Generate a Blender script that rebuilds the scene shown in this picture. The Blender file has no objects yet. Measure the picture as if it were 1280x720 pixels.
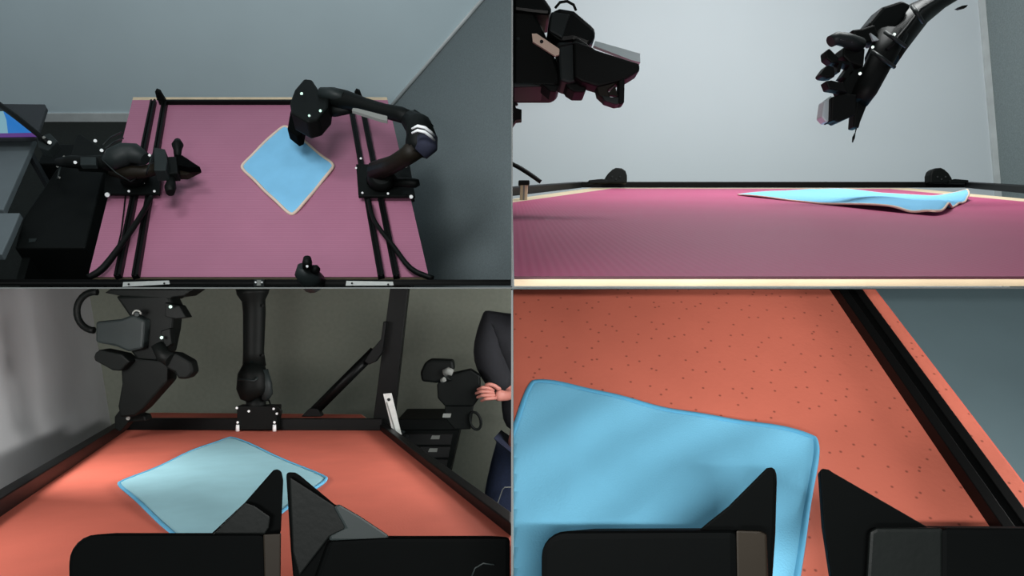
import bpy, bmesh, math, random
from mathutils import Vector, Matrix
random.seed(7)
S = bpy.context.scene
COL = S.collection

# ---------------------------------------------------------------- camera
F = 900.0                      # focal length in pixels of a 1280 px wide frame
CZ = 3.0
CAM = Vector((0, 0, CZ))
cd = bpy.data.cameras.new('camera'); cam = bpy.data.objects.new('camera', cd); COL.objects.link(cam)
cd.sensor_width = 36; cd.lens = 36*F/1280; cd.clip_start = 0.02; cd.clip_end = 50
cam.location = CAM; cam.rotation_euler = (math.pi/2, 0, 0)
S.camera = cam

# ---------------------------------------------------------------- world and added off-frame lights
w = bpy.data.worlds.new('world'); S.world = w; w.use_nodes = True
bg = w.node_tree.nodes['Background']
bg.inputs[0].default_value = (0.86, 0.95, 1.0, 1); bg.inputs[1].default_value = 0.3
def area(name, loc, target, size, power, col=(1, 1, 1)):
    l = bpy.data.lights.new(name, 'AREA'); l.energy = power; l.color = col
    l.shape = 'RECTANGLE'; l.size = size[0]; l.size_y = size[1]
    o = bpy.data.objects.new(name, l); COL.objects.link(o)
    o.location = loc
    o.rotation_euler = (Vector(target)-Vector(loc)).to_track_quat('-Z', 'Y').to_euler()
    return o
area('added_overhead_bench', (-1.5, 1.3, CZ+2.0), (-1.2, 3.2, CZ+0.9), (0.5, 0.4), 11, (0.95, 0.99, 1.0))  # added light above the frame, no fixture known there
area('wall_fill_bench', (-0.7, 1.2, CZ+0.95), (-0.8, 4.2, CZ+1.5), (0.6, 0.4), 21, (0.95, 0.99, 1.0))  # added to brighten the dark back wall
area('added_overhead_white_room', (0.95, 1.9, CZ+1.75), (1.0, 3.1, CZ+0.2), (1.0, 0.8), 54, (0.96, 0.99, 0.98))  # unseen main light added over the white room
area('side_fill_coral_bench', (-1.52, 2.05, CZ-0.12), (-0.9, 4.6, CZ-0.5), (0.3, 0.2), 10, (1.0, 0.99, 0.97))  # added fill left of the frame for the dark far end
area('left_fill_coral_bench', (-1.3, 1.25, CZ-0.08), (-0.3, 1.9, CZ-0.5), (0.5, 0.15), 4.5, (1.0, 0.99, 0.97))  # added fill outside the frame, brightens the near mat
area('rear_fill_coral_bench', (0.95, 2.7, CZ-0.15), (-1.2, 3.4, CZ-0.5), (1.2, 0.25), 36, (1.0, 0.99, 0.97))  # added fill, hidden behind the lower right bench
area('right_fill_coral_bench', (0.3, 2.38, CZ-0.11), (-0.6, 1.8, CZ-0.5), (0.4, 0.18), 3.5, (1.0, 0.99, 0.97))  # added fill for the right part of the mat, out of sight
area('front_fill_coral_bench', (-0.38, -0.6, CZ-0.05), (-0.9, 3.0, CZ-0.5), (0.5, 0.1), 16, (1.0, 0.99, 0.97))  # added frontal fill from behind the camera
area('side_fill_close_bench', (0.95, 0.62, CZ-0.08), (0.25, 0.82, CZ-0.2), (0.35, 0.14), 6.2, (1.0, 0.98, 0.96))  # added beyond the right edge, keeps gripper shadows off the mat
area('front_fill_close_bench', (0.04, -0.06, CZ+0.010), (0.15, 0.9, CZ-0.08), (0.1, 0.006), 4.8, (1.0, 0.98, 0.96))  # added fill at the camera, so its shadows stay hidden
S.view_settings.view_transform = 'Standard'; S.view_settings.look = 'None'
S.view_settings.exposure = 0.0; S.view_settings.gamma = 1.0; S.view_settings.use_curve_mapping = False

# ---------------------------------------------------------------- rooms: each has its own level
class Room:
    def __init__(s, horizon, h, clips):
        s.T = math.atan2(360-horizon, F); s.h = h; s.clips = clips
        c, n = math.cos(s.T), math.sin(s.T)
        s.Y = Vector((0, c, n)); s.N = Vector((0, -n, c)); s.X = Vector((1, 0, 0))
        o = CAM - s.N*h
        s.M = Matrix(((1, 0, 0, o.x), (0, c, -n, o.y), (0, n, c, o.z), (0, 0, 0, 1)))
        s.I = s.M.inverted()
    def depth(s, py, hz=0):
        return (s.h-hz)/(math.sin(s.T)-(360-py)/F*math.cos(s.T))
    def q(s, px, py, d, dy=0):         # point at distance d in front of the viewpoint
        return s.I @ (CAM+Vector(((px-640)/F*d, d+dy, (360-py)/F*d)))
    def p(s, px, py, hz=0):            # point at height hz above that room's table top
        return s.q(px, py, s.depth(py, hz))
    def w(s, v): return s.M @ v
TL = Room(-550, 1.776, ('x<', 'z>'))
TR = Room(215, 0.070, ('x>', 'z>'))
BL = Room(429, 0.416, ('x<', 'z<'))
BR = Room(-290, 0.52, ('x>', 'z<'))

# ---------------------------------------------------------------- materials
def lin(c):
    return tuple(((v/255)/12.92 if v/255 <= 0.04045 else ((v/255+0.055)/1.055)**2.4) for v in c)+(1,)
def mat(name, rgb, rough=0.6, metal=0.0, var=0.08, scale=12, bump=0.0, bscale=200, spec=0.5, dots=None, ribs=None, weave=None):
    m = bpy.data.materials.new(name); m.use_nodes = True
    nt = m.node_tree; b = nt.nodes['Principled BSDF']; N = nt.nodes.new; Lk = nt.links.new
    b.inputs['Roughness'].default_value = rough; b.inputs['Metallic'].default_value = metal
    b.inputs['Specular IOR Level'].default_value = spec
    tc = N('ShaderNodeTexCoord'); nz = N('ShaderNodeTexNoise'); nz.inputs['Scale'].default_value = scale
    nz.inputs['Detail'].default_value = 4
    Lk(tc.outputs['Object'], nz.inputs['Vector'])
    mr = N('ShaderNodeMapRange'); mr.inputs[1].default_value = 0.3; mr.inputs[2].default_value = 0.7
    mr.inputs[3].default_value = 1-var; mr.inputs[4].default_value = 1+var
    Lk(nz.outputs['Fac'], mr.inputs[0])
    mx = N('ShaderNodeVectorMath'); mx.operation = 'SCALE'
    mx.inputs[0].default_value = lin(rgb)[:3]; Lk(mr.outputs[0], mx.inputs['Scale'])
    out = mx.outputs[0]; hgt = None
    if dots:
        vo = N('ShaderNodeTexVoronoi'); vo.inputs['Scale'].default_value = dots; Lk(tc.outputs['Object'], vo.inputs['Vector'])
        lt = N('ShaderNodeMapRange'); lt.inputs[1].default_value = 0.03; lt.inputs[2].default_value = 0.085; vo.voronoi_dimensions = '2D'
        lt.inputs[3].default_value = 0.45; lt.inputs[4].default_value = 1.0
        Lk(vo.outputs['Distance'], lt.inputs[0])
        m2 = N('ShaderNodeVectorMath'); m2.operation = 'SCALE'; Lk(out, m2.inputs[0]); Lk(lt.outputs[0], m2.inputs['Scale']); out = m2.outputs[0]
    if ribs:                                     # fine moulded ribs: (scale, strength, rotation)
        mp = N('ShaderNodeMapping'); mp.inputs['Rotation'].default_value = (0, 0, ribs[2]); Lk(tc.outputs['Object'], mp.inputs[0])
        wv = N('ShaderNodeTexWave'); wv.inputs['Scale'].default_value = ribs[0]; Lk(mp.outputs[0], wv.inputs['Vector'])
        m3 = N('ShaderNodeMapRange'); m3.inputs[3].default_value = 1-ribs[1]; m3.inputs[4].default_value = 1+ribs[1]
        Lk(wv.outputs['Fac'], m3.inputs[0])
        m2 = N('ShaderNodeVectorMath'); m2.operation = 'SCALE'; Lk(out, m2.inputs[0]); Lk(m3.outputs[0], m2.inputs['Scale']); out = m2.outputs[0]
        hgt = wv.outputs['Fac']
    Lk(out, b.inputs['Base Color'])
    if bump:
        if hgt is None:
            n2 = N('ShaderNodeTexNoise'); n2.inputs['Scale'].default_value = bscale; Lk(tc.outputs['Object'], n2.inputs['Vector']); hgt = n2.outputs['Fac']
        bp = N('ShaderNodeBump'); bp.inputs['Strength'].default_value = bump; bp.inputs['Distance'].default_value = 0.002
        Lk(hgt, bp.inputs['Height']); Lk(bp.outputs[0], b.inputs['Normal'])
    return m
K = dict(
    black=mat('black_plastic', (9, 12, 11), 0.55, var=0.2, bump=0.1, spec=0.12),
    grip=mat('matte_black_gripper', (3, 4, 4), 0.75, var=0.15, spec=0.03),
    gloss=mat('glossy_black', (8, 11, 10), 0.38, var=0.3, spec=0.14),
    dark=mat('dark_grey_plastic', (30, 36, 36), 0.5, var=0.15, spec=0.2),
    bronze=mat('brownish_black', (25, 21, 15), 0.5, var=0.15, spec=0.15),
    rail=mat('black_anodised', (8, 9, 9), 0.45, 0.0, var=0.1, spec=0.12),
    steel=mat('brushed_steel', (205, 208, 205), 0.4, 0.3, var=0.06, scale=60),
    white=mat('white_plastic', (225, 228, 228), 0.4),
    hole=mat('dark_hole', (12, 12, 12), 0.8),
    pink=mat('pink_ribbed_mat', (160, 104, 128), 0.45, var=0.05, scale=3, ribs=(28, 0.035, math.pi/2), bump=0.15, spec=0.3),
    magenta=mat('magenta_ribbed_mat', (172, 74, 112), 0.5, var=0.05, scale=3, ribs=(45, 0.03, 0.0), bump=0.06, spec=0.2),
    matedge=mat('dark_mat_edge', (60, 14, 30), 0.7),
    coral=mat('coral_foam_mat', (206, 108, 90), 0.75, var=0.06, scale=5, bump=0.15, spec=0.15),
    coraldot=mat('coral_speckled_mat', (206, 112, 92), 0.75, var=0.07, scale=7, dots=48, bump=0.15, spec=0.15),
    wood=mat('pale_plywood', (200, 182, 152), 0.6, var=0.1, scale=25),
    cloth=mat('sky_blue_cloth', (124, 186, 222), 0.9, var=0.05, scale=9, bump=0.25, bscale=500, spec=0.1),
    clothp=mat('pale_blue_cloth', (150, 194, 204), 0.9, var=0.05, scale=9, bump=0.25, bscale=500, spec=0.1),
    clothb=mat('bright_blue_cloth', (118, 190, 222), 0.9, var=0.05, scale=14, bump=0.2, bscale=600, spec=0.1),
    hem=mat('cream_hem', (212, 190, 172), 0.9),
    hemblue=mat('deeper_blue_hem', (84, 160, 196), 0.9),
    wall=mat('painted_wall', (196, 214, 220), 0.8, var=0.03, scale=2, bump=0.05),
    wallw=mat('white_painted_wall', (204, 213, 217), 0.8, var=0.015, scale=2, bump=0.03),
    wallg=mat('speckled_grey_panel', (108, 118, 120), 0.9, var=0.12, scale=120, bump=0.1),
    floorl=mat('blue_grey_floor', (188, 220, 228), 0.9, var=0.05, scale=3),
    wallh=mat('speckled_grey_board', (134, 146, 147), 0.9, var=0.12, scale=120, bump=0.1),
    wallgr=mat('grey_green_wall', (130, 134, 122), 0.85, var=0.06, scale=40),
    walll=mat('light_grey_wall', (182, 182, 184), 0.8, var=0.03, scale=3),
    carpet=mat('dark_carpet', (26, 31, 28), 0.95, var=0.25, scale=90),
    carpetg=mat('grey_blue_floor', (96, 112, 118), 0.9, var=0.08, scale=6),
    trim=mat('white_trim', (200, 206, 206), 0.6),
    divider=mat('grey_partition', (60, 64, 64), 0.8),
    desk=mat('grey_desk_laminate', (92, 102, 106), 0.6, var=0.05),
    deskd=mat('dark_desk_edge', (40, 44, 48), 0.6),
    navy=mat('navy_fabric', (20, 24, 44), 0.85, var=0.15, scale=60, bump=0.2),
    shirt=mat('black_fabric', (17, 18, 24), 0.9, var=0.2, scale=40, bump=0.2),
    denim=mat('dark_denim', (26, 36, 62), 0.9, var=0.2, scale=80, bump=0.2),
    skin=mat('skin', (176, 112, 100), 0.6, var=0.06, scale=30),
    hair=mat('dark_hair', (24, 20, 18), 0.8),
    glassy=mat('pale_grey_plastic', (176, 190, 192), 0.35, var=0.04),
    led=mat('pale_green_lens', (190, 235, 215), 0.2),
    label=mat('grey_label', (120, 122, 118), 0.7),
    sblue=None, spur=None, spale=None)
def emis(name, rgb, st):
    m = bpy.data.materials.new(name); m.use_nodes = True; b = m.node_tree.nodes['Principled BSDF']
    b.inputs['Base Color'].default_value = (0.01, 0.01, 0.01, 1)
    b.inputs['Emission Color'].default_value = lin(rgb); b.inputs['Emission Strength'].default_value = st
    return m
K['sblue'] = emis('screen_blue', (28, 112, 190), 0.9)
K['spur'] = emis('screen_purple', (92, 50, 130), 0.8)
K['spale'] = emis('screen_pale', (120, 165, 180), 0.9)

# ---------------------------------------------------------------- mesh helpers
class MB:
    aim = (640, 360)
    def __init__(s, room): s.r = room; s.v = []; s.f = []; s.sm = []
    def add(s, vs, fs, smooth=False):
        o = len(s.v); s.v += [Vector(v) for v in vs]
        for f in fs: s.f.append([i+o for i in f]); s.sm.append(smooth)
        return s
    def prism3(s, poly, off):
        n = len(poly); off = Vector(off)
        vs = [Vector(v) for v in poly]+[Vector(v)+off for v in poly]
        return s.add(vs, [list(range(n))[::-1], list(range(n, 2*n))]+[[i, (i+1) % n, (i+1) % n+n, i+n] for i in range(n)])
    def prism(s, poly, d, t, aim=None):            # outline at distance d, t metres thick going away (along the way it points)
        a = [s.r.q(x, y, d) for x, y in poly]
        aim = aim or s.aim
        off = s.r.q(aim[0], aim[1], d+t)-s.r.q(aim[0], aim[1], d)
        return s.prism3(a, off)
    def plate(s, poly, hz, t):                     # outline lying at height hz over the table, t thick downwards
        return s.prism3([s.r.p(x, y, hz) for x, y in poly], (0, 0, -t))
    def tube(s, pts, n=14, flat=1.0, cap=True):    # pts: (Vector, radius)
        P = [Vector(a) for a, _ in pts]; R = [b for _, b in pts]; m = len(P)
        vs, fs = [], []; u = None
        for i in range(m):
            t = (P[min(i+1, m-1)]-P[max(i-1, 0)]).normalized()
            if u is None:
                u = t.orthogonal().normalized()
                a = Vector((0, 0, 1)) if abs(t.z) < 0.9 else Vector((0, 1, 0)); u = t.cross(a).normalized()
            else: u = (u-t*u.dot(t)).normalized()
            v = t.cross(u)
            for k in range(n):
                an = 2*math.pi*k/n
                vs.append(P[i]+u*math.cos(an)*R[i]+v*math.sin(an)*R[i]*flat)
        for i in range(m-1):
            for k in range(n): fs.append([i*n+k, i*n+(k+1) % n, (i+1)*n+(k+1) % n, (i+1)*n+k])
        s.add(vs, fs, True)
        if cap:
            o = len(s.v)-len(vs)
            s.f.append([o+k for k in range(n)][::-1]); s.sm.append(False)
            s.f.append([o+(m-1)*n+k for k in range(n)]); s.sm.append(False)
        return s
    def tp(s, spec, mode='q', **kw):               # spec: (px, py, distance or height, radius in px)
        pts = []
        for x, y, v, r in spec:
            P = s.r.q(x, y, v) if mode == 'q' else s.r.p(x, y, v)
            d = (s.r.w(P)).y
            pts.append((P, r*d/F))
        return s.tube(pts, **kw)
    def ball(s, c, rad, seg=16, rings=10):
        c = Vector(c); rx, ry, rz = rad if hasattr(rad, '__len__') else (rad,)*3
        vs = [c+Vector((0, 0, rz))]; fs = []
        for i in range(1, rings):
            th = math.pi*i/rings
            for k in range(seg):
                ph = 2*math.pi*k/seg
                vs.append(c+Vector((rx*math.sin(th)*math.cos(ph), ry*math.sin(th)*math.sin(ph), rz*math.cos(th))))
        vs.append(c-Vector((0, 0, rz)))
        for k in range(seg): fs.append([0, 1+k, 1+(k+1) % seg])
        for i in range(rings-2):
            for k in range(seg):
                a = 1+i*seg+k; b = 1+i*seg+(k+1) % seg
                fs.append([a, a+seg, b+seg, b])
        e = len(vs)-1; o = 1+(rings-2)*seg
        for k in range(seg): fs.append([e, o+(k+1) % seg, o+k])
        return s.add(vs, fs, True)
    def bpx(s, x, y, v, rpx, mode='q', squash=(1, 1, 1)):
        P = s.r.q(x, y, v) if mode == 'q' else s.r.p(x, y, v)
        r = rpx*s.r.w(P).y/F
        return s.ball(P, [r*k for k in squash])
    def beam(s, a, b, w, h, slot=False):            # bar from a to b lying on its points, w wide, h high; slot = grooved extrusion
        a, b = Vector(a), Vector(b); t = (b-a).normalized(); up = Vector((0, 0, 1)); up = (up-t*up.dot(t)).normalized(); u = t.cross(up).normalized()
        g = w*0.14
        if slot: sec = [(-w/2, 0), (w/2, 0), (w/2, h), (g, h), (g, h*0.9), (g*2, h*0.7), (-g*2, h*0.7), (-g, h*0.9), (-g, h), (-w/2, h)]
        else: sec = [(-w/2, 0), (w/2, 0), (w/2, h), (-w/2, h)]
        return s.prism3([a+u*x+up*z for x, z in sec], b-a)
    def done(s, name, m, parent=None, label=None, base=None, bevel=0.0, clip=False, top=None):
        base = parent_base.get(parent, base) if parent is not None else base
        if base is None:
            base = sum(s.v, Vector())/len(s.v); lo = min(v.z for v in s.v); base = Vector((base.x, base.y, lo))
        me = bpy.data.meshes.new(name)
        me.from_pydata([v-base for v in s.v], [], s.f)
        for p_, f_ in zip(me.polygons, s.sm): p_.use_smooth = f_
        bm = bmesh.new(); bm.from_mesh(me)
        bmesh.ops.recalc_face_normals(bm, faces=bm.faces)
        if clip:
            MW = s.r.M @ Matrix.Translation(base); MI = MW.inverted()
            for c in s.r.clips if clip is True else clip:
                co, no = (CAM+Vector((0.0015*(1 if '>' in c else -1), 0, 0)), Vector((1, 0, 0))) if c[0] == 'x' else (CAM+Vector((0, 0, 0.0015*(1 if '>' in c else -1))), Vector((0, 0, 1)))
                if '>' in c: no = -no
                lc = MI @ co; ln = (MI.to_3x3() @ no).normalized()
                r = bmesh.ops.bisect_plane(bm, geom=bm.verts[:]+bm.edges[:]+bm.faces[:], plane_co=lc, plane_no=ln, clear_outer=True)
                ed = [e for e in r['geom_cut'] if isinstance(e, bmesh.types.BMEdge)]
                if ed: bmesh.ops.holes_fill(bm, edges=ed)
        bm.to_mesh(me); bm.free()
        me.materials.append(m)
        o = bpy.data.objects.new(name, me); COL.objects.link(o)
        if parent is not None:
            o.parent = parent; parent_base[o] = base
        else:
            o.matrix_world = s.r.M @ Matrix.Translation(base)
            parent_base[o] = base
        if bevel:
            bv = o.modifiers.new('bevel', 'BEVEL'); bv.width = bevel; bv.segments = 2; bv.limit_method = 'ANGLE'; bv.angle_limit = math.radians(35)
        if label: o['label'] = label
        if top: o['category'] = top
        return o
parent_base = {}
def thing(name, label, cat, room, base, group=None):
    o = bpy.data.objects.new(name, None); COL.objects.link(o); o.empty_display_size = 0.05
    o.matrix_world = room.M @ Matrix.Translation(base); parent_base[o] = Vector(base)
    o['label'] = label; o['category'] = cat
    if group: o['group'] = group
    return o
def struct(o): o['kind'] = 'structure'; return o
def bolt(room, x, y, v, r, parent, mode='q', m='white', name='bolt', label=None, t=0.004):
    P = room.q(x, y, v) if mode == 'q' else room.p(x, y, v)
    d = room.w(P).y
    back = room.w(P)-CAM; dirn = (room.M.to_3x3().inverted() @ back.normalized())
    return MB(room).tube([(P+dirn*t, r*d/F), (P-dirn*t, r*d/F*0.85)], n=10).done(name, K[m], parent, label)

def cloth(room, corners, m, name, label, hfun, hem=None, hemr=0.004, n=44, rnd=0.05, clip=False, hemlabel=None, cat='cloth', thick=0.003, wob=.0022):
    A, B, C_, D = [room.p(x, y) for x, y in corners]
    def at(u, v):
        # pull the corners in a little so that they read as rounded
        uu, vv = u*2-1, v*2-1
        k = 1-rnd*(abs(uu)**9)*(abs(vv)**9)
        uu *= k; vv *= k; u2, v2 = (uu+1)/2, (vv+1)/2
        P = (A*(1-u2)+B*u2)*(1-v2)+(D*(1-u2)+C_*u2)*v2
        # soft uneven edge
        P = P+Vector((math.sin(v*9+1)*wob, math.sin(u*8)*wob, 0))
        P.z = hfun(u, v)
        return P
    vs = [at(i/n, j/n) for j in range(n+1) for i in range(n+1)]
    N1 = len(vs); vs += [v-Vector((0, 0, thick)) for v in vs]
    fs = []
    for j in range(n):
        for i in range(n):
            a = j*(n+1)+i; f = [a, a+1, a+n+2, a+n+1]; fs.append(f); fs.append([k+N1 for k in f][::-1])
    rim = [i for i in range(n+1)]+[(j*(n+1)+n) for j in range(1, n+1)]+[n*(n+1)+i for i in range(n-1, -1, -1)]+[j*(n+1) for j in range(n-1, 0, -1)]
    for a, b in zip(rim, rim[1:]+rim[:1]): fs.append([a, b, b+N1, a+N1])
    mb = MB(room).add(vs, fs, True)
    o = mb.done(name, m, None, label, base=(A+B+C_+D)/4, clip=clip, top=cat)
    if hem:
        pts = [(vs[i]-Vector((0, 0, thick*0.5)), hemr) for i in rim+[rim[0]]]
        MB(room).tube(pts, n=6, cap=False).done('hem', hem, o, hemlabel, clip=clip)
    return o

# ================================================================ SETTING
EPS = 0.0004
def plain(name, x0, x1, y0, y1, z0, z1, m):
    r = Room(360, 0, ())
    mb = MB(r); a = [Vector((x0, y0, z0)), Vector((x1, y0, z0)), Vector((x1, y1, z0)), Vector((x0, y1, z0))]
    a = [r.I @ v for v in a]; mb.prism3(a, (0, 0, z1-z0))
    return struct(mb.done(name, m, None))
plain('divider_slab', -3.6, 2.4, 0.45, 5.2, CZ-EPS, CZ+EPS, K['divider'])  # added slab between upper and lower rooms, blocks light between them
plain('divider_upper', -EPS, EPS, 0.45, 5.2, CZ+0.001, CZ+2.6, K['divider'])  # added divider, tall enough to stop light leaking between upper rooms
plain('divider_lower', -EPS, EPS, 0.34, 1.3, CZ-1.6, CZ-0.001, K['divider'])  # added divider, kept short so the hidden right fill reaches the mat

# ---- upper left room
def up_wall(room, name, a, b, top, bot, t, m, clip=True, lean=(0, 0)):
    """upright wall over the local floor points a -> b; lean = shift in x, y per metre of height"""
    a, b = Vector(a), Vector(b); L = Vector((lean[0], lean[1], 1))
    q = [a+L*bot, b+L*bot, b+L*top, a+L*top]
    return struct(MB(room).prism3(q, t).done(name, m, None, clip=clip))
fl = -0.75
yb = TL.p(100, 151, fl).y                                   # back wall stands here
def on_back(room, px, py, y):                               # local point on the upright plane y = const
    r = (room.M.to_3x3().inverted() @ Vector(((px-640)/F, 1, (360-py)/F)))
    o = Vector((0, 0, room.h)); return o+r*((y-o.y)/r.y)
c0, c1 = on_back(TL, 489, 134, yb), on_back(TL, 604, 0, yb)
lean = (c1.x-c0.x)/(c1.z-c0.z)
cb = Vector((c0.x-lean*c0.z, yb, 0))                        # corner at table level
e0, e1 = TL.p(485, 124), TL.p(536, 346)
ed = (e1-e0).normalized()                                   # the way the bench's right edge runs
q = [Vector((-5, yb, fl)), Vector((cb.x+lean*fl, yb, fl)), Vector((cb.x+lean*1.9, yb, 1.9)), Vector((-5, yb, 1.9))]
struct(MB(TL).prism3(q, (0, 0.05, 0)).done('wall_back', K['wall'], None, clip=True))
up_wall(TL, 'wall_right', cb, cb+ed*3.2, 1.9, fl, (0.05, 0, 0), K['wallg'], lean=(lean, 0))
q = [Vector((-5, yb+0.05, fl)), Vector((0.3, yb+0.05, fl)), Vector((0.3, yb-2.6, fl)), Vector((-5, yb-2.6, fl))]
struct(MB(TL).prism3(q, (0, 0, -0.03)).done('floor', K['carpet'], None, clip=True))
struct(MB(TL).prism3([Vector((-5, yb-0.012, fl)), Vector((cb.x+lean*fl, yb-0.012, fl)), Vector((cb.x+lean*(fl+.06), yb-0.012, fl+0.06)), Vector((-5, yb-0.012, fl+0.06))], (0, 0.012, 0)).done('baseboard_back', K['trim'], None, clip=True))
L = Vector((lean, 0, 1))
struct(MB(TL).tube([(cb+L*(-.7)+Vector((-.01, -.01, 0)), 0.011), (cb+L*1.8+Vector((-.01, -.01, 0)), 0.011)], n=8).done('corner_highlight', K['trim'], None, clip=True))  # white line stands in for the highlight along the wall corner

# ---- upper right room
ybr = TR.q(960, 225, 4.2).y
c0, c1 = on_back(TR, 1249, 225, ybr), on_back(TR, 1230, 0, ybr)
lr = (c1.x-c0.x)/(c1.z-c0.z); cr = Vector((c0.x-lr*c0.z, ybr, 0))
L = Vector((lr, 0, 1))
struct(MB(TR).prism3([Vector((-.5, ybr, -.75)), cr+L*-.75, cr+L*2.4, Vector((-.5, ybr, 2.4))], (0, .05, 0)).done('wall_back', K['wallw'], None, clip=True))
up_wall(TR, 'wall_right', cr, cr+Vector((0.02, -3.9, 0)), 2.4, -.75, (0.05, 0, 0), K['wallh'], lean=(lr, 0))
struct(MB(TR).prism3([cr+L*-.75+Vector((-.035, -.012, 0)), cr+L*-.75+Vector((0, -.012, 0)), cr+L*2.3+Vector((0, -.012, 0)), cr+L*2.3+Vector((-.035, -.012, 0))], (0, .012, 0)).done('trim_2', K['trim'], None, clip=True))

# ---- lower left room
ybl = BL.q(300, 430, 4.9).y
c0, c1 = on_back(BL, 141, 545, ybl), on_back(BL, 111, 362, ybl)
ll = (c1.x-c0.x)/(c1.z-c0.z); cl = Vector((c0.x-ll*c0.z, ybl, 0)); L = Vector((ll, 0, 1))
flb = -0.75
struct(MB(BL).prism3([cl+L*flb, Vector((2.0, ybl, flb)), Vector((2.0, ybl, 1.2)), cl+L*1.2], (0, .05, 0)).done('wall_back', K['wallgr'], None, clip=('z<',)))
dl = (BL.p(0, 640)-BL.p(165, 530)).normalized()
up_wall(BL, 'wall_left', cl, cl+dl*4.4, 1.2, flb, (-0.05, 0, 0), K['walll'], clip=('z<',), lean=(ll, 0))
struct(MB(BL).prism3([Vector((-4, ybl+.05, flb)), Vector((2.0, ybl+.05, flb)), Vector((2.0, 2.45, flb)), Vector((0, 2.45, flb)), Vector((0, 0.9, flb)), Vector((-4, .9, flb))], (0, 0, -.03)).done('floor', K['carpetg'], None, clip=('z<',)))
up_wall(BL, 'wall_right', Vector((2.0, ybl, 0)), Vector((2.0, 2.45, 0)), 1.2, flb, (0.05, 0, 0), K['wallgr'], clip=('z<',))

# ---- lower right room
a, b = BR.p(1000, 350, -0.75), BR.p(1500, 760, -0.75)
struct(MB(BR).prism3([Vector((-.3, a.y, -.75)), Vector((2.2, a.y, -.75)), Vector((2.2, b.y, -.75)), Vector((-.3, b.y, -.75))], (0, 0, -.03)).done('floor', K['floorl'], None, clip=True))

# ================================================================ UPPER LEFT: bench seen from above
def legs(room, t, pts, top, bot, w=0.03):
    for P in pts:
        MB(room).beam(Vector((P.x-w, P.y, bot)), Vector((P.x+w, P.y, bot)), 2*w, top-bot).done('leg', K['rail'], t, clip=('z>',))
t = thing('work_table', 'pink topped workbench with pale wood rear edge seen from above', 'table', TL, TL.p(325, 235, -.75))
MB(TL).plate([(166.4, 121.5), (483.6, 121.5), (534, 345.8), (112, 345.8)], -0.003, 0.028).done('tabletop', K['wood'], t, 'pale plywood top')
legs(TL, t, [TL.p(190, 150), TL.p(460, 150), TL.p(500, 335), TL.p(150, 335)], -.031, -.75)
MB(TL).plate([(165.5, 125), (484.5, 125), (536, 346), (110, 346)], 0.0, 0.003).done('table_mat', K['pink'], None,
    'dusty pink ribbed mat covering the bench seen from above', top='mat')

def rail(room, name, a, b, wpx, h, label, group, hz=0.0, cat='rail', slot=False, **kw):
    A, B = room.p(a[0], a[1], hz), room.p(b[0], b[1], hz)
    wd = wpx*(room.depth(a[1])+room.depth(b[1]))/2/F
    o = MB(room).beam(A, B, wd, h, slot).done(name, K['rail'], None, label, bevel=0.002, top=cat, **kw)
    if group: o['group'] = group
    return o
g = 'black rails across the pink bench'
rail(TL, 'rail', (193, 129), (149, 349), 7, .022, 'outer black rail of the left pair on the pink bench', g, slot=True)
rail(TL, 'rail', (207, 131), (171, 349), 7, .022, 'inner black rail of the left pair on the pink bench', g, slot=True)
rail(TL, 'rail', (438, 131), (477, 349), 7, .022, 'inner black rail of the right pair on the pink bench', g, slot=True)
rail(TL, 'rail', (452, 131), (496, 349), 7, .022, 'outer black rail of the right pair on the pink bench', g, slot=True)
rail(TL, 'cross_rail', (200, 130.4), (460, 130.4), 4.0, .022, 'black cross rail along the far edge of the pink bench', None)
for x, s_ in ((201, 'left'), (448, 'right')):
    t = thing('rail_foot', 'small black pointed bracket at the far end of the %s rail pair' % s_, 'bracket', TL, TL.p(x, 126, .02), 'pointed brackets behind the pink bench')
    a = TL.p(x, 126, .022)
    MB(TL).prism3([a+Vector((-.018, 0, 0)), a+Vector((.022, 0, 0)), a+Vector((.012, 0, .05)), a+Vector((-.002, 0, .058)), a+Vector((-.012, 0, .045))], (0, .014, 0)).done('gusset', K['black'], t, bevel=.003)
    MB(TL).tube([(a+Vector((0, -.001, .03)), .006), (a+Vector((0, -.006, .03)), .006)], n=8).done('bolt', K['rail'], t)
# front rail with steel plates
t = thing('front_rail', 'long black rail along the near edge of the pink bench', 'rail', TL, TL.q(320, 357, 2.47))
MB(TL).prism([(-30, 349), (638.6, 349.5), (638.6, 357), (-30, 357)], 2.46, 0.03).done('bar', K['rail'], t)
MB(TL).prism([(-30, 353.2), (638.6, 353.4), (638.6, 354.4), (-30, 354.4)], 2.458, 0.004).done('slot', K['hole'], t)
for nm, x0, x1, lab in (('a', 154, 211, 'left'), ('b', 433, 491, 'right')):
    t = thing('joining_plate', 'flat steel plate with two holes on the front rail, %s one' % lab, 'plate', TL, TL.q((x0+x1)/2, 358, 2.45), 'steel plates on the front rail')
    sl = -0.6 if lab == 'left' else 0.9
    MB(TL).prism([(x0, 352-sl), (x1, 351.2+sl), (x1+1, 355.8+sl), (x0-1, 358-sl)], 2.452, .003).done('plate', K['steel'], t)
    for k in (0.12, 0.9): bolt(TL, x0+(x1-x0)*k, 354.7+sl*(2*k-1), 2.449, 1.2, t, m='hole', name='hole', t=.001)
t = thing('rail_clamp', 'square grey clamp at the middle of the front rail', 'clamp', TL, TL.q(323, 359, 2.45))
MB(TL).prism([(317, 349), (330, 349), (330, 358.5), (317, 358.5)], 2.448, .008).done('clamp_body', K['dark'], t, bevel=.002)
bolt(TL, 319.5, 353, 2.446, 1.3, t); bolt(TL, 327.5, 353, 2.446, 1.3, t)
MB(TL).prism([(321, 350), (326, 350), (326, 357), (321, 357)], 2.445, .004).done('clamp_face', K['label'], t)

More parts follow.
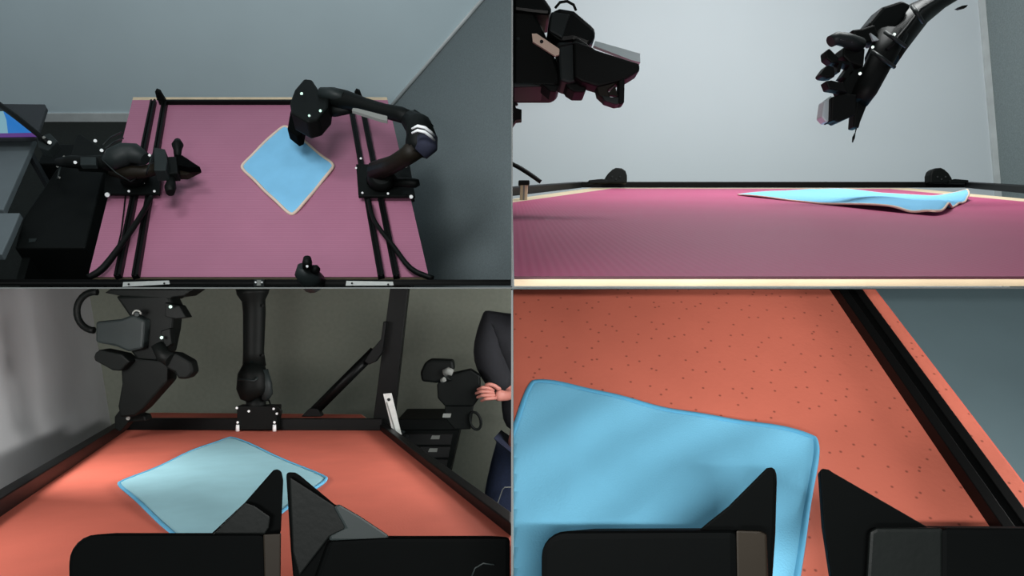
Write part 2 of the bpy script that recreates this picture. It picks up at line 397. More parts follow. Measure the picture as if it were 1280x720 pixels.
# cloth
cloth(TL, [(355, 157), (419, 209), (366, 272), (300, 209)], K['cloth'], 'cloth',
      'sky blue square cloth with cream hem lying diamond-wise on the pink bench',
      lambda u, v: .006+.003*math.sin(u*7+v*4)*math.sin(v*6+1)+.002*math.sin(u*15-v*9), K['hem'], .0065, hemlabel='cream stitched edge')

# cables on the bench
def cable(room, name, spec, label, mode='p', m='black', group=None, cat='cable', clip=False):
    # smooth through the given points
    pts = spec; out = []
    for i in range(len(pts)-1):
        p0, p1, p2, p3 = pts[max(i-1, 0)], pts[i], pts[i+1], pts[min(i+2, len(pts)-1)]
        for k in range(5):
            s_ = k/5
            out.append(tuple(0.5*((2*b)+(-a+c)*s_+(2*a-5*b+4*c-d)*s_*s_+(-a+3*b-3*c+d)*s_**3) for a, b, c, d in zip(p0, p1, p2, p3)))
    out.append(pts[-1])
    o = MB(room).tp(out, mode, n=8).done(name, K[m], None, label, clip=clip, top=cat)
    if group: o['group'] = group
    return o
cable(TL, 'cable_sleeve', [(189, 246, .04, 3), (176, 270, .045, 3.4), (150, 308, .04, 3.8), (128, 336, .03, 4.5), (110, 347, .025, 4)], 'thick black cable sleeve crossing the left rails of the pink bench')
cable(TL, 'cable_sleeve', [(461, 250, .04, 2.6), (468, 276, .045, 2.8), (492, 308, .04, 3.2), (514, 336, .03, 3.6), (541, 348, .025, 3.5)], 'thick black cable sleeve crossing the right rails of the pink bench')
cable(TL, 'thin_wire', [(157, 243, .008, .9), (154, 270, .008, .9), (151, 292, .008, .9), (147, 308, .02, .9)], 'thin black wire dropping from the left base plate')

# left robot arm
t = thing('robot_arm', 'black robot arm reaching in from the left over the pink bench', 'robot arm', TL, TL.p(165, 225, .02), 'robot arms on the pink bench')
MB(TL).plate([(132, 212), (202, 212), (199, 242), (130, 242)], .034, .012).done('base_plate', K['black'], t, bevel=.002)
MB(TL).tp([(168, 222, .03, 17), (168, 219, .07, 16), (168, 216, .09, 12)], 'p').done('turntable', K['black'], t)
MB(TL).tp([(72, 203, .14, 5), (88, 202, .15, 8), (104, 203, .16, 8), (128, 203, .16, 9), (140, 203, .16, 12)], 'p').done('upper_arm', K['black'], t)
MB(TL).plate([(100, 196), (120, 196), (120, 206), (100, 206)], .19, .02).done('arm_cover', K['dark'], t, 'grey cover', bevel=.003)
MB(TL).tp([(133, 206, .17, 9), (143, 198, .18, 14), (156, 193, .18, 15), (168, 192, .18, 13), (182, 199, .17, 8)], 'p').done('shoulder_housing', K['dark'], t, 'dark grey rounded housing')
MB(TL).tp([(140, 212, .13, 9), (160, 216, .12, 9), (180, 215, .12, 8), (198, 210, .12, 8)], 'p').done('elbow', K['bronze'], t, 'brownish elbow joint')
MB(TL).plate([(192, 184), (206, 186), (209, 200), (207, 213), (192, 213)], .17, .05).done('wrist_block', K['dark'], t, bevel=.004)
MB(TL).plate([(206, 196), (220, 195), (222, 216), (206, 217)], .14, .04).done('gripper_body', K['black'], t, bevel=.004)
MB(TL).plate([(218, 191), (228, 194), (250, 208.5), (236, 209), (218, 205)], .13, .025).done('finger', K['grip'], t, bevel=.002)
MB(TL).plate([(218, 206), (237, 209), (250, 209.5), (233, 218), (219, 218)], .10, .025).done('finger', K['bronze'], t, 'brownish lower finger', bevel=.002)
for pts in ([(222, 196, .12, 4), (222, 187, .13, 5), (222, 181, .14, 7), (222, 176, .14, 4)], [(215, 216, .11, 5), (214, 226, .11, 5), (213, 234, .11, 7), (213, 241, .11, 5)]):
    MB(TL).tp(pts, 'p').done('knob', K['black'], t)
for x, y, r in ((119, 176, 2.2), (127, 188, 2.3), (133, 194, 1.8), (94, 203, 2.2), (187, 194, 1.8)):
    bolt(TL, x, y, .2, r, t, 'p')
for x, y, r in ((161, 239, 1.7), (193, 239, 1.7), (180, 229, 1), (134, 243.5, 3.2)): bolt(TL, x, y, .04, r, t, 'p')
for pts in ([(128, 200, .2, .8), (145, 216, .19, .8), (163, 227, .15, .8), (172, 222, .1, .8)], [(190, 194, .2, 1.1), (185, 210, .19, 1.1), (182, 222, .08, 1.1)],
            [(128, 182, .1, 1), (138, 172, .1, 1), (152, 165, .05, 1)], [(131, 186, .1, 1), (143, 177, .1, 1), (154, 173, .05, 1)]):
    MB(TL).tp(pts, 'p', n=6).done('wire', K['dark'], t)
MB(TL).plate([(95, 170), (99, 166), (128, 186), (131, 196), (88, 194)], .12, .08).done('counterweight', K['black'], t, bevel=.004)
# right robot arm
t = thing('robot_arm', 'black robot arm bent over the right rails with its hand on the blue cloth', 'robot arm', TL, TL.p(485, 225, .02), 'robot arms on the pink bench')
MB(TL).plate([(445, 205), (512, 205), (519, 245), (448, 245)], .034, .012).done('base_plate', K['black'], t, bevel=.002)
MB(TL).tp([(477, 226, .03, 19), (477, 222, .08, 17), (477, 219, .1, 12)], 'p').done('turntable', K['black'], t)
MB(TL).tp([(470, 214, .1, 13), (492, 205, .18, 11), (510, 194, .25, 12), (522, 184, .28, 14)], 'p').done('lower_link', K['bronze'], t, 'brownish black link')
MB(TL).tp([(520, 192, .26, 14), (524, 182, .28, 18), (527, 172, .3, 19), (523, 158, .3, 17), (512, 149, .3, 12)], 'p').done('elbow', K['black'], t)
MB(TL).tp([(534, 172, .33, 13), (534, 183, .32, 13.5), (526, 192, .3, 10)], 'p', flat=.8).done('motor_cap', K['navy'], t, 'navy motor cap')
for k in (0, 1):
    MB(TL).tp([(515+k*0, 161+k*5.5, .385, 1.5), (522, 157.5+k*5.5, .40, 2), (531, 159.5+k*5.5, .40, 2.1), (539, 165.5+k*5.5, .375, 1.8), (543, 170+k*5.5, .35, 1.2)], 'p', n=8).done('stripe', K['white'], t, 'white stripe')
MB(TL).tp([(518, 150, .31, 9), (500, 143, .3, 10), (478, 138, .29, 9), (455, 131, .28, 9), (432, 125, .27, 12), (415, 121, .26, 12), (405, 118, .26, 8)], 'p').done('forearm', K['black'], t)
MB(TL).tp([(402, 117, .28, 8), (414, 117, .29, 8), (430, 121, .29, 6)], 'p').done('forearm_cap', K['dark'], t)
MB(TL).plate([(441, 135), (447, 135.5), (484, 145), (484, 151), (476, 149.5), (440, 138)], .31, .012).done('side_plate', K['label'], t, 'pale grey side plate')
MB(TL).tp([(518, 138, .33, 1.5), (530, 146, .34, 1.5), (541, 158, .32, 1.5)], 'p', n=6).done('wire', K['black'], t)
MB(TL).plate([(380, 98), (390, 99), (400, 114), (412, 118), (410, 134), (398, 148), (384, 152), (364, 141), (362, 128), (368, 112)], .28, .08).done('wrist_block', K['black'], t, bevel=.008)
MB(TL).tp([(398, 136, .2, 10), (420, 139, .22, 7), (438, 137, .24, 5)], 'p').done('hand_motor', K['black'], t)
MB(TL).plate([(363, 138), (381, 146), (377, 168), (371, 170.5), (359, 161)], .14, .05).done('finger', K['grip'], t, bevel=.004)
MB(TL).plate([(366, 146), (384, 148), (379, 163), (372, 165)], .08, .03).done('finger', K['grip'], t, bevel=.004)
for x, y, r in ((377, 117, 2), (400.5, 138.5, 2), (386.5, 144.5, 1.7)): bolt(TL, x, y, .31, r, t, 'p', 'led', 'indicator_light', 'pale green lens')
for x, y, r in ((451, 198, 1.5), (445, 210, 1.4), (453, 241, 1.5), (485, 242, 1.6)): bolt(TL, x, y, .045, r, t, 'p')
MB(TL).tp([(499, 206, .06, 4), (505, 205, .07, 4.5), (508, 207, .07, 3)], 'p').done('cap', K['white'], t, 'white cap')
MB(TL).tp([(495, 228, .06, 6), (508, 228, .08, 6), (519, 229, .08, 6), (524, 228, .08, 4)], 'p').done('lever', K['black'], t)
MB(TL).tp([(508, 243, .04, 2), (515, 247, .03, 2.6), (517, 252, .02, 2)], 'p').done('plug', K['black'], t)
bolt(TL, 514, 246, .05, 2.6, t, 'p')
# small arm at the near edge
t = thing('robot_arm', 'short black robot arm standing at the near edge of the pink bench', 'robot arm', TL, TL.p(385, 346, .0), 'robot arms on the pink bench')
MB(TL).tp([(392, 353, .04, 15), (386, 346, .08, 14), (380, 340, .1, 12), (381, 333, .12, 9)], 'p').done('upper_arm', K['dark'], t, 'dark grey arm')
MB(TL).tp([(384, 334, .13, 6), (384, 328, .15, 6.2), (384, 323, .15, 5)], 'p').done('wrist_block', K['black'], t)
MB(TL).tp([(388, 336, .11, 5), (395, 337, .11, 6), (398, 338, .11, 4)], 'p').done('knob', K['black'], t)
MB(TL).tp([(388, 352, .04, 10), (405, 354, .02, 6)], 'p').done('base', K['black'], t)
bolt(TL, 384, 333, .2, 1.8, t, 'p')

# left desk corner
t = thing('office_desk', 'grey desk at the left edge beside the dark floor', 'desk', TL, TL.p(10, 210, -.75))
MB(TL).plate([(-60, 172), (43, 172), (36, 190), (4, 262), (-60, 262)], -.02, .03).done('desktop', K['desk'], t, bevel=.004)
MB(TL).plate([(30, 180), (36, 180), (34, 186), (28, 186)], -.05, .6).done('leg', K['deskd'], t, clip=('z>',))
t = thing('side_desk', 'small grey table top nearest the left edge, below the desk', 'table', TL, TL.p(0, 290, -.75))
MB(TL).plate([(-60, 266), (25, 266), (14, 292), (2, 318), (-60, 318)], -.03, .03).done('desktop', K['desk'], t, bevel=.004)
MB(TL).plate([(31, 311), (41, 311), (30, 350), (20, 350)], -.15, .5).done('leg', K['black'], t, clip=('z>',))
bolt(TL, 30, 350, -.5, 2.6, t, 'p', 'label', 'foot')
t = thing('monitor', 'dark flat monitor showing a blue and purple picture at the left edge', 'monitor', TL, TL.p(20, 165, 0))
MB(TL).plate([(-50, 129), (56, 130), (58, 134), (50, 158), (46, 172), (-50, 173)], .05, .02).done('housing', K['deskd'], t, bevel=.004)
MB(TL).plate([(-50, 139), (4, 139), (10, 142), (10, 166.5), (-50, 167)], .052, .002).done('screen', K['spale'], t, 'pale part of the picture')
MB(TL).plate([(4, 139), (10, 142), (42, 166), (10, 166.5), (8, 150)], .054, .002).done('screen', K['sblue'], t, 'blue part of the picture')
MB(TL).plate([(10, 166.5), (42, 166), (47, 170.5), (-50, 172), (-50, 167)], .054, .002).done('screen', K['spur'], t, 'purple strip of the picture')
t = thing('monitor_arm', 'thin black boom arm slanting over the monitor', 'monitor arm', TL, TL.p(55, 175, 0))
MB(TL).tp([(-10, 124, .12, 3.4), (20, 146, .12, 3.4), (50, 170, .12, 3.2), (62, 180, .1, 3)], 'p').done('boom', K['black'], t)
MB(TL).plate([(46, 172), (62, 166), (72, 176), (60, 188), (48, 184)], .1, .04).done('clamp', K['dark'], t, 'grey metal clamp', bevel=.004)
bolt(TL, 62, 178, .12, 2.6, t, 'p', 'steel'); bolt(TL, 55, 172, .12, 2, t, 'p', 'label')
t = thing('cabinet', 'black cabinet standing on the dark floor left of the pink bench', 'cabinet', TL, TL.p(85, 250, -.75))
MB(TL).plate([(74, 206), (131, 206), (106, 310), (18, 310), (28, 274)], -.10, .45).done('body', K['black'], t, bevel=.006, clip=('z>',))
MB(TL).plate([(36, 298), (46, 298), (44, 302), (36, 303)], -.098, .004).done('handle', K['dark'], t, 'dark grey handle')
t = thing('equipment_box', 'small black box on the floor between the desk and the robot arm', 'box', TL, TL.p(80, 185, -.75))
MB(TL).plate([(58, 180), (94, 180), (84, 205), (46, 205)], -.25, .4).done('body', K['black'], t, bevel=.006, clip=('z>',))
for x, y in ((72, 208), (76, 202), (80, 196), (74, 222)): bolt(TL, x, y, -.02, 1.6, t, 'p', 'label', 'connector')
MB(TL).tp([(72, 224, -.02, 1.5), (75, 210, -.01, 1.5), (84, 196, .0, 1.5)], 'p', n=6).done('strap', K['dark'], t)

# ================================================================ UPPER RIGHT: bench seen from the side
t = thing('work_table', 'magenta topped workbench seen edge-on with a pale wood front edge', 'table', TR, TR.q(960, 350, .62))
MB(TR).prism3([TR.p(x, y, -.0018) for x, y in ((742, 234.6), (1135, 234.9), (2330, 346.6), (-60, 346.6))], (0, 0, -.0062)).done('tabletop', K['wood'], t, 'pale plywood edge', clip=('x>',))
MB(TR).prism3([TR.p(x, y, -.0004) for x, y in ((765, 235.6), (1112, 236.1), (2268, 345.2), (-17, 345.2))], (0, 0, -.0013)).done('table_mat', K['magenta'], None,
    'magenta ribbed mat receding from the pale wood front edge', clip=('x>',), top='mat')
MB(TR).prism3([TR.p(-10, 345.3, -.0003), TR.p(2260, 345.3, -.0003), TR.p(2260, 345.9, -.0003), TR.p(-10, 345.9, -.0003)], (0, 0, -.0016)).done('mat_edge', K['matedge'], t, 'dark front edge of the mat', clip=('x>',))
# frame bars
def qrail(name, a, b, w_, h, label, clip=False):
    A, B = TR.p(*a), TR.p(*b)
    return MB(TR).beam(A, B, w_, h).done(name, K['rail'], None, label, bevel=.003, clip=clip, top='rail')
qrail('far_rail', (722, 234.4), (1215, 234.6), .03, .026, 'black rail along the far edge of the magenta bench')
qrail('side_rail', (722, 234.8), (590, 250), .04, .026, 'black rail running toward the viewer at the far left of the magenta bench', ('x>',))
qrail('side_rail', (1212, 234.9), (1400, 252), .04, .026, 'black rail running toward the viewer at the far right of the magenta bench')
for x, s_, k in ((770, 'left', -1), (1177, 'right', 1)):
    t = thing('rail_knob', 'black rounded foot on the far rail of the magenta bench, %s one' % s_, 'foot', TR, TR.q(x, 228, 3.2), 'rounded feet on the far rail')
    poly = [(x+k*(15*math.cos(a)) if math.cos(a) < 0 else x+k*0+k*13*math.cos(a), 228-19*math.sin(a)) for a in [math.pi*i/12 for i in range(13)]]
    poly = [(x-k*14, 229), (x-k*14, 219), (x-k*12, 213), (x-k*7, 210), (x, 209.5), (x+k*4, 211.5), (x+k*9, 216), (x+k*13, 222), (x+k*15, 229)]
    poly = [(2*x-a, b) for a, b in poly] if k < 0 and False else poly
    MB(TR).prism(poly, 3.2, .05).done('foot_body', K['black'], t, bevel=.006)
    MB(TR).prism([(x+k*10, 225), (x+k*17, 223.5), (x+k*34, 225), (x+k*34, 229), (x+k*10, 229)], 3.19, .05).done('foot_flange', K['black'], t, bevel=.003)
    for i in range(3): bolt(TR, x-k*5+k*5*i, 221+(i % 2)*3, 3.198, 1.1, t, m='dark', t=.002)
t = thing('corner_bracket', 'small cream bracket clipped to the rail at the far left of the magenta bench', 'bracket', TR, TR.q(655, 252, 1.86))
MB(TR).prism([(650.5, 230), (660, 230), (659, 252), (649.5, 252)], 1.86, .012).done('plate', K['wood'], t, bevel=.002)
MB(TR).prism([(648, 225), (662, 225), (662, 231), (648, 231)], 1.85, .03).done('clip', K['black'], t, bevel=.003)
MB(TR).prism([(654, 231), (656, 231), (655.5, 251), (653.5, 251)], 1.857, .003).done('groove', K['label'], t)
cable(TR, 'cable', [(636, 203, 1.9, 2.6), (650, 210, 1.9, 2.8), (664, 219, 1.9, 2.8), (676, 227.5, 1.9, 2.6)], 'black cable slanting down to the rail behind the cream bracket', 'q', clip=('x>',))

# folded cloth
def hTR(u, v):   # u: left corner -> near corner; v: toward the far side
    base = .003+.0025*math.sin(u*9+v*5)
    base += .012*math.exp(-((u-.80)/.16)**2)*math.exp(-((v-.16)/.14)**2)           # puffed front edge
    base -= .006*math.exp(-((u-.93)/.04)**2)*math.exp(-(v/.25)**2)
    base += .010*math.exp(-((u-.97)/.06)**2)*math.exp(-((v-.20)/.13)**2)
    base += .006*math.exp(-((u-.25)/.25)**2)*math.exp(-((v-.9)/.2)**2)
    base += .020*max(0, (u-.82)/.18)**1.5*max(0, (v-.72)/.28)**1.5                 # lifted corner
    base += .005*math.sin(v*11+2)**2*u
    return max(base, .0035)
cloth(TR, [(918, 244), (1172, 271), (1214, 249), (1015, 237)], K['cloth'], 'cloth',
      'light blue crumpled cloth lying low on the magenta bench, one corner lifted', hTR, K['hem'], .0022, n=70, rnd=.03, hemlabel='cream edge')

# hanging gripper at the left
t = thing('robot_gripper', 'black robot gripper entering from the left above the magenta bench', 'gripper', TR, TR.q(700, 110, 1.3))
cx = ('x>',)
MB(TR).prism([(630, 12), (667, 13), (676, 30), (690, 60), (703, 100), (694, 108), (630, 108)], 1.28, .12).done('housing', K['black'], t, bevel=.006, clip=cx)
MB(TR).prism([(630, -10), (676, -10), (690, 10), (688, 18), (668, 16), (630, 11)], 1.27, .1).done('top_cover', K['gloss'], t, bevel=.006, clip=cx)
MB(TR).prism([(688, 14), (700, 9), (718, 12), (744, 34), (745, 46), (738, 58), (716, 50), (700, 52), (684, 40)], 1.24, .09).done('camera_block', K['gloss'], t, bevel=.008)
MB(TR).prism([(689, 14), (713, 17), (703, 48), (686, 38)], 1.235, .01).done('camera_face', K['dark'], t, 'dark grey face', bevel=.003)
cab = [(694, 10, 1.25, 1.6), (700, 3, 1.25, 1.8), (709, 1.5, 1.25, 1.9), (717, 6, 1.25, 1.8), (720, 13, 1.25, 1.6)]
MB(TR).tp(cab, n=8).done('cable_loop', K['black'], t)
MB(TR).prism([(665, 42), (671, 42), (699, 61), (699, 68), (694, 70), (666, 52)], 1.225, .006).done('bracket_plate', K['hem'], t, 'pinkish metal plate with a hole')
bolt(TR, 677, 52, 1.224, 2.4, t, m='hole', name='hole', t=.001)
MB(TR).prism([(697, 52), (716, 52), (726, 58), (724, 100), (712, 104), (700, 100)], 1.23, .08).done('finger_mount', K['dark'], t, bevel=.004)
MB(TR).prism([(717, 48), (722, 46), (745, 62), (789, 76), (799.5, 79), (800, 88), (784, 98), (768, 103), (748, 108), (728, 102), (718, 96)], 1.21, .045).done('finger', K['black'], t, bevel=.004)
MB(TR).prism([(742, 57), (744, 51), (800, 67), (800.5, 78), (789, 75)], 1.235, .012).done('pale_piece', K['glassy'], t, 'pale grey strip on top of the finger')
# lower finger as a closed loop of three bars
MB(TR).prism([(745, 106), (782, 95), (780, 99), (770, 104), (760, 112), (764, 124), (757, 126), (748, 118)], 1.215, .03).done('finger', K['bronze'], t, 'brownish lower finger', bevel=.003)
MB(TR).prism([(774, 100), (781, 96), (780.5, 128), (777, 130), (773, 129)], 1.21, .03).done('finger_tip', K['black'], t, bevel=.002)
MB(TR).prism([(752, 119), (764, 121), (776, 121), (779, 129), (770, 130.5), (756, 126)], 1.212, .03).done('finger_tip', K['dark'], t, bevel=.002)
MB(TR).prism([(758, 118), (769, 107), (772, 120)], 1.225, .01).done('finger_web', K['bronze'], t)
MB(TR).prism([(676, 104), (699, 106), (696, 115), (688, 114)], 1.24, .06).done('lower_housing', K['black'], t, bevel=.003)
MB(TR).prism([(706, 103), (734, 104), (732, 115), (718, 115), (710, 110)], 1.24, .06).done('lower_housing', K['black'], t, bevel=.003)
MB(TR).tp([(700, 58, 1.22, 1.2), (720, 53, 1.2, 1.2), (735, 58, 1.2, 1.2), (742, 62, 1.2, 1)], n=6).done('wire', K['dark'], t)
MB(TR).tp([(644, 50, 1.28, 2), (640+8, 48, 1.27, 2)], n=8).done('bolt', K['dark'], t)
MB(TR).prism([(630, 103), (662, 103), (680, 108), (630, 109.5)], 1.27, .1).done('base_lip', K['dark'], t, bevel=.003, clip=cx)
t = thing('power_plug', 'small black plug at the left edge below the gripper', 'plug', TR, TR.q(646, 150, 1.5))
MB(TR).prism([(630, 128), (643, 128), (645, 135), (652, 137), (652, 149), (645, 150), (641, 156), (630, 158)], 1.5, .03).done('plug_body', K['black'], t, bevel=.004, clip=cx)
MB(TR).tp([(630, 122, 1.52, 3), (643, 126, 1.52, 3), (645, 132, 1.52, 3)], n=8).done('strain_relief', K['dark'], t, clip=cx)

# raised arm at the right
t = thing('robot_arm', 'black robot arm curving down from the upper right in front of the white wall', 'robot arm', TR, TR.q(1070, 150, 1.6))
MB(TR).tp([(1215, -22, 1.75, 12), (1195, -10, 1.72, 12), (1172, 2, 1.7, 14), (1146, 18, 1.68, 19), (1126, 36, 1.66, 24), (1112, 56, 1.64, 23), (1102, 74, 1.62, 21)], flat=.8).done('forearm', K['gloss'], t)
MB(TR).tp([(1116, 42, 1.6, 20), (1103, 70, 1.6, 18), (1092, 92, 1.6, 17), (1081, 112, 1.6, 17), (1072, 128, 1.6, 14)], flat=.8).done('wrist_block', K['black'], t)
for a_, b_ in (((1140, 8), (1154, 28)), ((1106, 40), (1132, 58)), ((1090, 64), (1118, 84))):
    MB(TR).tp([(a_[0], a_[1], 1.57, 2.4), ((a_[0]+b_[0])/2, (a_[1]+b_[1])/2, 1.55, 2.8), (b_[0], b_[1], 1.57, 2.4)], n=8).done('collar', K['dark'], t, 'dark grey joint collar')
MB(TR).tp([(1176, -4, 1.62, 2), (1150, 12, 1.58, 2.2), (1134, 34, 1.56, 2.2), (1122, 48, 1.56, 2.2), (1108, 62, 1.55, 2)], n=8).done('wire', K['black'], t)
MB(TR).prism([(1086, 30), (1104, 8), (1128, 0), (1140, 6), (1118, 40), (1098, 52)], 1.62, .06).done('arm_cover', K['gloss'], t, bevel=.006)
MB(TR).prism([(1065, 37), (1080, 35), (1094, 30), (1100, 48), (1074, 56)], 1.6, .05).done('camera_mount', K['black'], t, bevel=.004)
MB(TR).tp([(1038, 52, 1.58, 9), (1046, 48, 1.58, 10), (1058, 50, 1.58, 11), (1072, 56, 1.6, 12)], flat=.8).done('camera_body', K['dark'], t, 'dark grey cylinder')
MB(TR).prism([(1049, 44), (1066, 48), (1065, 53), (1048, 49)], 1.565, .004).done('camera_strip', K['glassy'], t, 'shiny strip')
MB(TR).prism([(1032, 64), (1037, 60), (1043, 66), (1049, 72), (1048, 77), (1041, 79), (1033, 73)], 1.59, .03).done('gear', K['black'], t, bevel=.003)
MB(TR).prism([(1025, 93), (1030, 86), (1034, 81), (1043, 83), (1044, 96), (1036, 97), (1028, 96)], 1.58, .03).done('gear', K['black'], t, bevel=.003)
MB(TR).prism([(1042, 74), (1052, 76), (1064, 78), (1068, 88), (1058, 98), (1052, 96), (1062, 82), (1053, 79), (1050, 90), (1046, 90), (1049, 78), (1042, 79)], 1.6, .03).done('linkage', K['black'], t)
MB(TR).prism([(1055, 58), (1082, 60), (1080, 84), (1062, 78), (1054, 70)], 1.6, .05).done('hand_plate', K['black'], t, bevel=.004)
MB(TR).prism([(1062, 88), (1090, 80), (1078, 120), (1058, 124), (1052, 108)], 1.6, .05).done('hand_plate', K['black'], t, bevel=.004)
MB(TR).prism([(1032, 101), (1040, 100), (1056, 104), (1060, 116), (1050, 113), (1036, 111)], 1.58, .03).done('knuckle', K['black'], t, bevel=.003)
MB(TR).prism([(1040, 121), (1054, 117), (1072, 118), (1070, 143), (1048, 153), (1044, 150), (1039, 152)], 1.585, .04).done('finger', K['black'], t, bevel=.003)
MB(TR).prism([(1030, 126), (1040, 119), (1043, 132), (1041, 150), (1033, 153), (1027, 146)], 1.60, .03).done('pale_piece', K['glassy'], t, 'pale piece for the wall shade', bevel=.003)  # pale piece added in place of the wall shade beside the hand
MB(TR).prism([(1072, 120), (1090, 112), (1084, 132), (1076, 152), (1074, 160), (1067, 159), (1068, 146)], 1.6, .03).done('finger', K['black'], t, bevel=.003)
MB(TR).tp([(1071, 158, 1.61, 1), (1069, 166, 1.61, .6), (1067, 172, 1.61, 1.8), (1065.5, 178, 1.61, .8)], n=6).done('wire_end', K['black'], t)
for x, y, r in ((1118, 43, 2), (1091, 59, 2), (1075, 92, 2.2)): bolt(TR, x, y, 1.56, r, t, m='led', name='indicator_light', label='pale green lens')
MB(TR).prism([(1121, 51), (1124, 52), (1124.5, 58), (1121, 63), (1120, 58)], 1.58, .004).done('clip', K['glassy'], t, 'small pale clip')
MB(TR).prism([(1088, 41), (1095, 46), (1099, 50), (1092, 51)], 1.575, .006).done('clip', K['glassy'], t, 'small pale clip')
MB(TR).prism([(1196, 10), (1203, 7), (1210, 6), (1208, 9), (1200, 11)], 1.7, .01).done('loose_tag', K['black'], t)

# ================================================================ LOWER LEFT: coral bench
t = thing('work_table', 'coral topped workbench with black rails, grey wall behind', 'table', BL, BL.p(300, 600, flb))
A = [BL.p(x, y, -.004) for x, y in ((188, 515.5), (452, 517.5), (850, 815), (-300, 815))]
MB(BL).prism3(A, (0, 0, -.025)).done('tabletop', K['wood'], t, clip=('x<',))
MB(BL).prism3([BL.p(x, y) for x, y in ((189, 516), (451, 518), (845, 812), (-295, 812))], (0, 0, -.004)).done('table_mat', K['coral'], None,
    'coral foam mat under the pale blue cloth and the near gripper', clip=('x<',), top='mat')
def legbl(x, y):
    P = BL.p(x, y); MB(BL).beam(Vector((P.x-.03, P.y, flb)), Vector((P.x+.03, P.y, flb)), .06, -.03-flb).done('leg', K['rail'], t)
for x, y in ((200, 545), (430, 545), (520, 640), (60, 650)): legbl(x, y)
MB(BL).beam(BL.p(158, 537), BL.p(478, 537.5), .045, .055, False).done('far_rail', K['rail'], None, 'black rail across the far end of the coral bench', bevel=.003, top='rail')
MB(BL).beam(BL.p(160, 533), BL.p(-110, 713), .04, .045, False).done('side_rail', K['rail'], None, 'black rail down the left side of the coral bench', bevel=.003, top='rail')
MB(BL).beam(BL.p(478, 537), BL.p(690, 703), .035, .028, False).done('side_rail', K['rail'], None, 'black rail down the right side of the coral bench', bevel=.003, clip=('x<',), top='rail')
cloth(BL, [(287, 547), (411, 600), (262, 705), (145, 606)], K['clothp'], 'cloth',
      'pale blue square cloth lying diamond-wise on the coral bench',
      lambda u, v: .006+.002*math.sin(u*8+v*5)+.002*math.sin(u*5-v*11), K['hemblue'], .005, rnd=.03, hemlabel='deeper blue edge', thick=.004)

# upright post, brace and bracket
P0, P1 = BL.q(478, 536, 3.52), BL.q(498, 361.5, 3.52)
o = MB(BL).prism([(487.5, 360.8), (510, 360.8), (491, 532), (465.5, 532)], 3.50, .07)
o.done('post', K['rail'], None, 'thick black upright post at the far right corner of the coral bench', bevel=.003, top='post')
t = thing('diagonal_brace', 'slanting black brace between the far rail and the upright post', 'brace', BL, BL.q(385, 522, 3.5))
MB(BL).tp([(392, 515, 3.49, 6.5), (468, 439, 3.49, 6.5)], n=4).done('strut', K['rail'], t)
MB(BL).prism([(376, 521), (386, 511), (397, 511), (402, 521)], 3.46, .05).done('end_joint', K['rail'], t, bevel=.004)
MB(BL).prism([(455, 452), (464, 438), (476, 424), (479, 402), (483, 402), (478, 440), (470, 452), (461, 456)], 3.455, .05).done('end_joint', K['rail'], t, bevel=.004)
t = thing('joining_plate', 'white metal plate with two holes leaning at the foot of the post', 'plate', BL, BL.q(497, 556, 3.3))
MB(BL).prism([(479, 492.5), (489, 491.5), (503.5, 552), (494.5, 555.5)], 3.3, .012).done('plate', K['steel'], t)
MB(BL).prism([(482.5, 503), (484, 503), (497.5, 548), (496, 549)], 3.297, .003).done('edge', K['label'], t, 'grey groove')
bolt(BL, 486, 499.5, 3.297, 2, t, m='hole', name='hole', t=.002); bolt(BL, 498, 548.5, 3.297, 1.8, t, m='hole', name='hole', t=.002)

# middle arm
t = thing('robot_arm', 'black robot arm standing upright at the middle of the far rail of the coral bench', 'robot arm', BL, BL.q(320, 538, 3.45))
MB(BL).tp([(316, 361.5, 3.45, 20), (316, 367, 3.45, 19), (317, 376, 3.45, 14), (318, 390, 3.45, 13.5), (317, 440, 3.45, 12.5), (318, 458, 3.45, 14)], n=18).done('upper_link', K['black'], t)
MB(BL).tp([(318, 456, 3.43, 13), (316, 468, 3.42, 18), (316, 484, 3.42, 19.5), (318, 494, 3.42, 17), (320, 498, 3.42, 10)], n=18).done('joint', K['black'], t)
MB(BL).tp([(330, 462, 3.42, 5), (333, 480, 3.42, 7), (334, 492, 3.42, 7), (331, 500, 3.42, 4)]).done('motor', K['dark'], t, 'dark grey motor')
MB(BL).tp([(298, 474, 3.36, 2), (318, 476, 3.35, 2), (322, 472, 3.36, 2)], n=6).done('ridge', K['dark'], t)
MB(BL).tp([(320, 494, 3.45, 12), (320, 520, 3.45, 12)]).done('neck', K['black'], t)
MB(BL).prism([(296, 508), (346, 508), (346, 537.5), (296, 537.5)], 3.40, .07).done('base_plate', K['black'], t, bevel=.003)
for x, y in ((296, 510), (297, 528), (342, 511), (343, 528), (311, 514), (346, 517)): bolt(BL, x, y, 3.395, 1.7, t)
for x in (297, 343): MB(BL).tp([(x, 531, 3.39, 2.2), (x, 539, 3.39, 2.4)], n=8).done('screw', K['white'], t, 'white screw')
MB(BL).tp([(336, 500, 3.4, 1.1), (339, 508, 3.39, 1.1), (347, 508, 3.38, 1.1), (352, 514, 3.38, 1.1), (350, 522, 3.39, 1.1)], n=6).done('wire', K['black'], t)
for y in (382, 444): bolt(BL, 328.5, y, 3.42, 1.6, t, m='black')

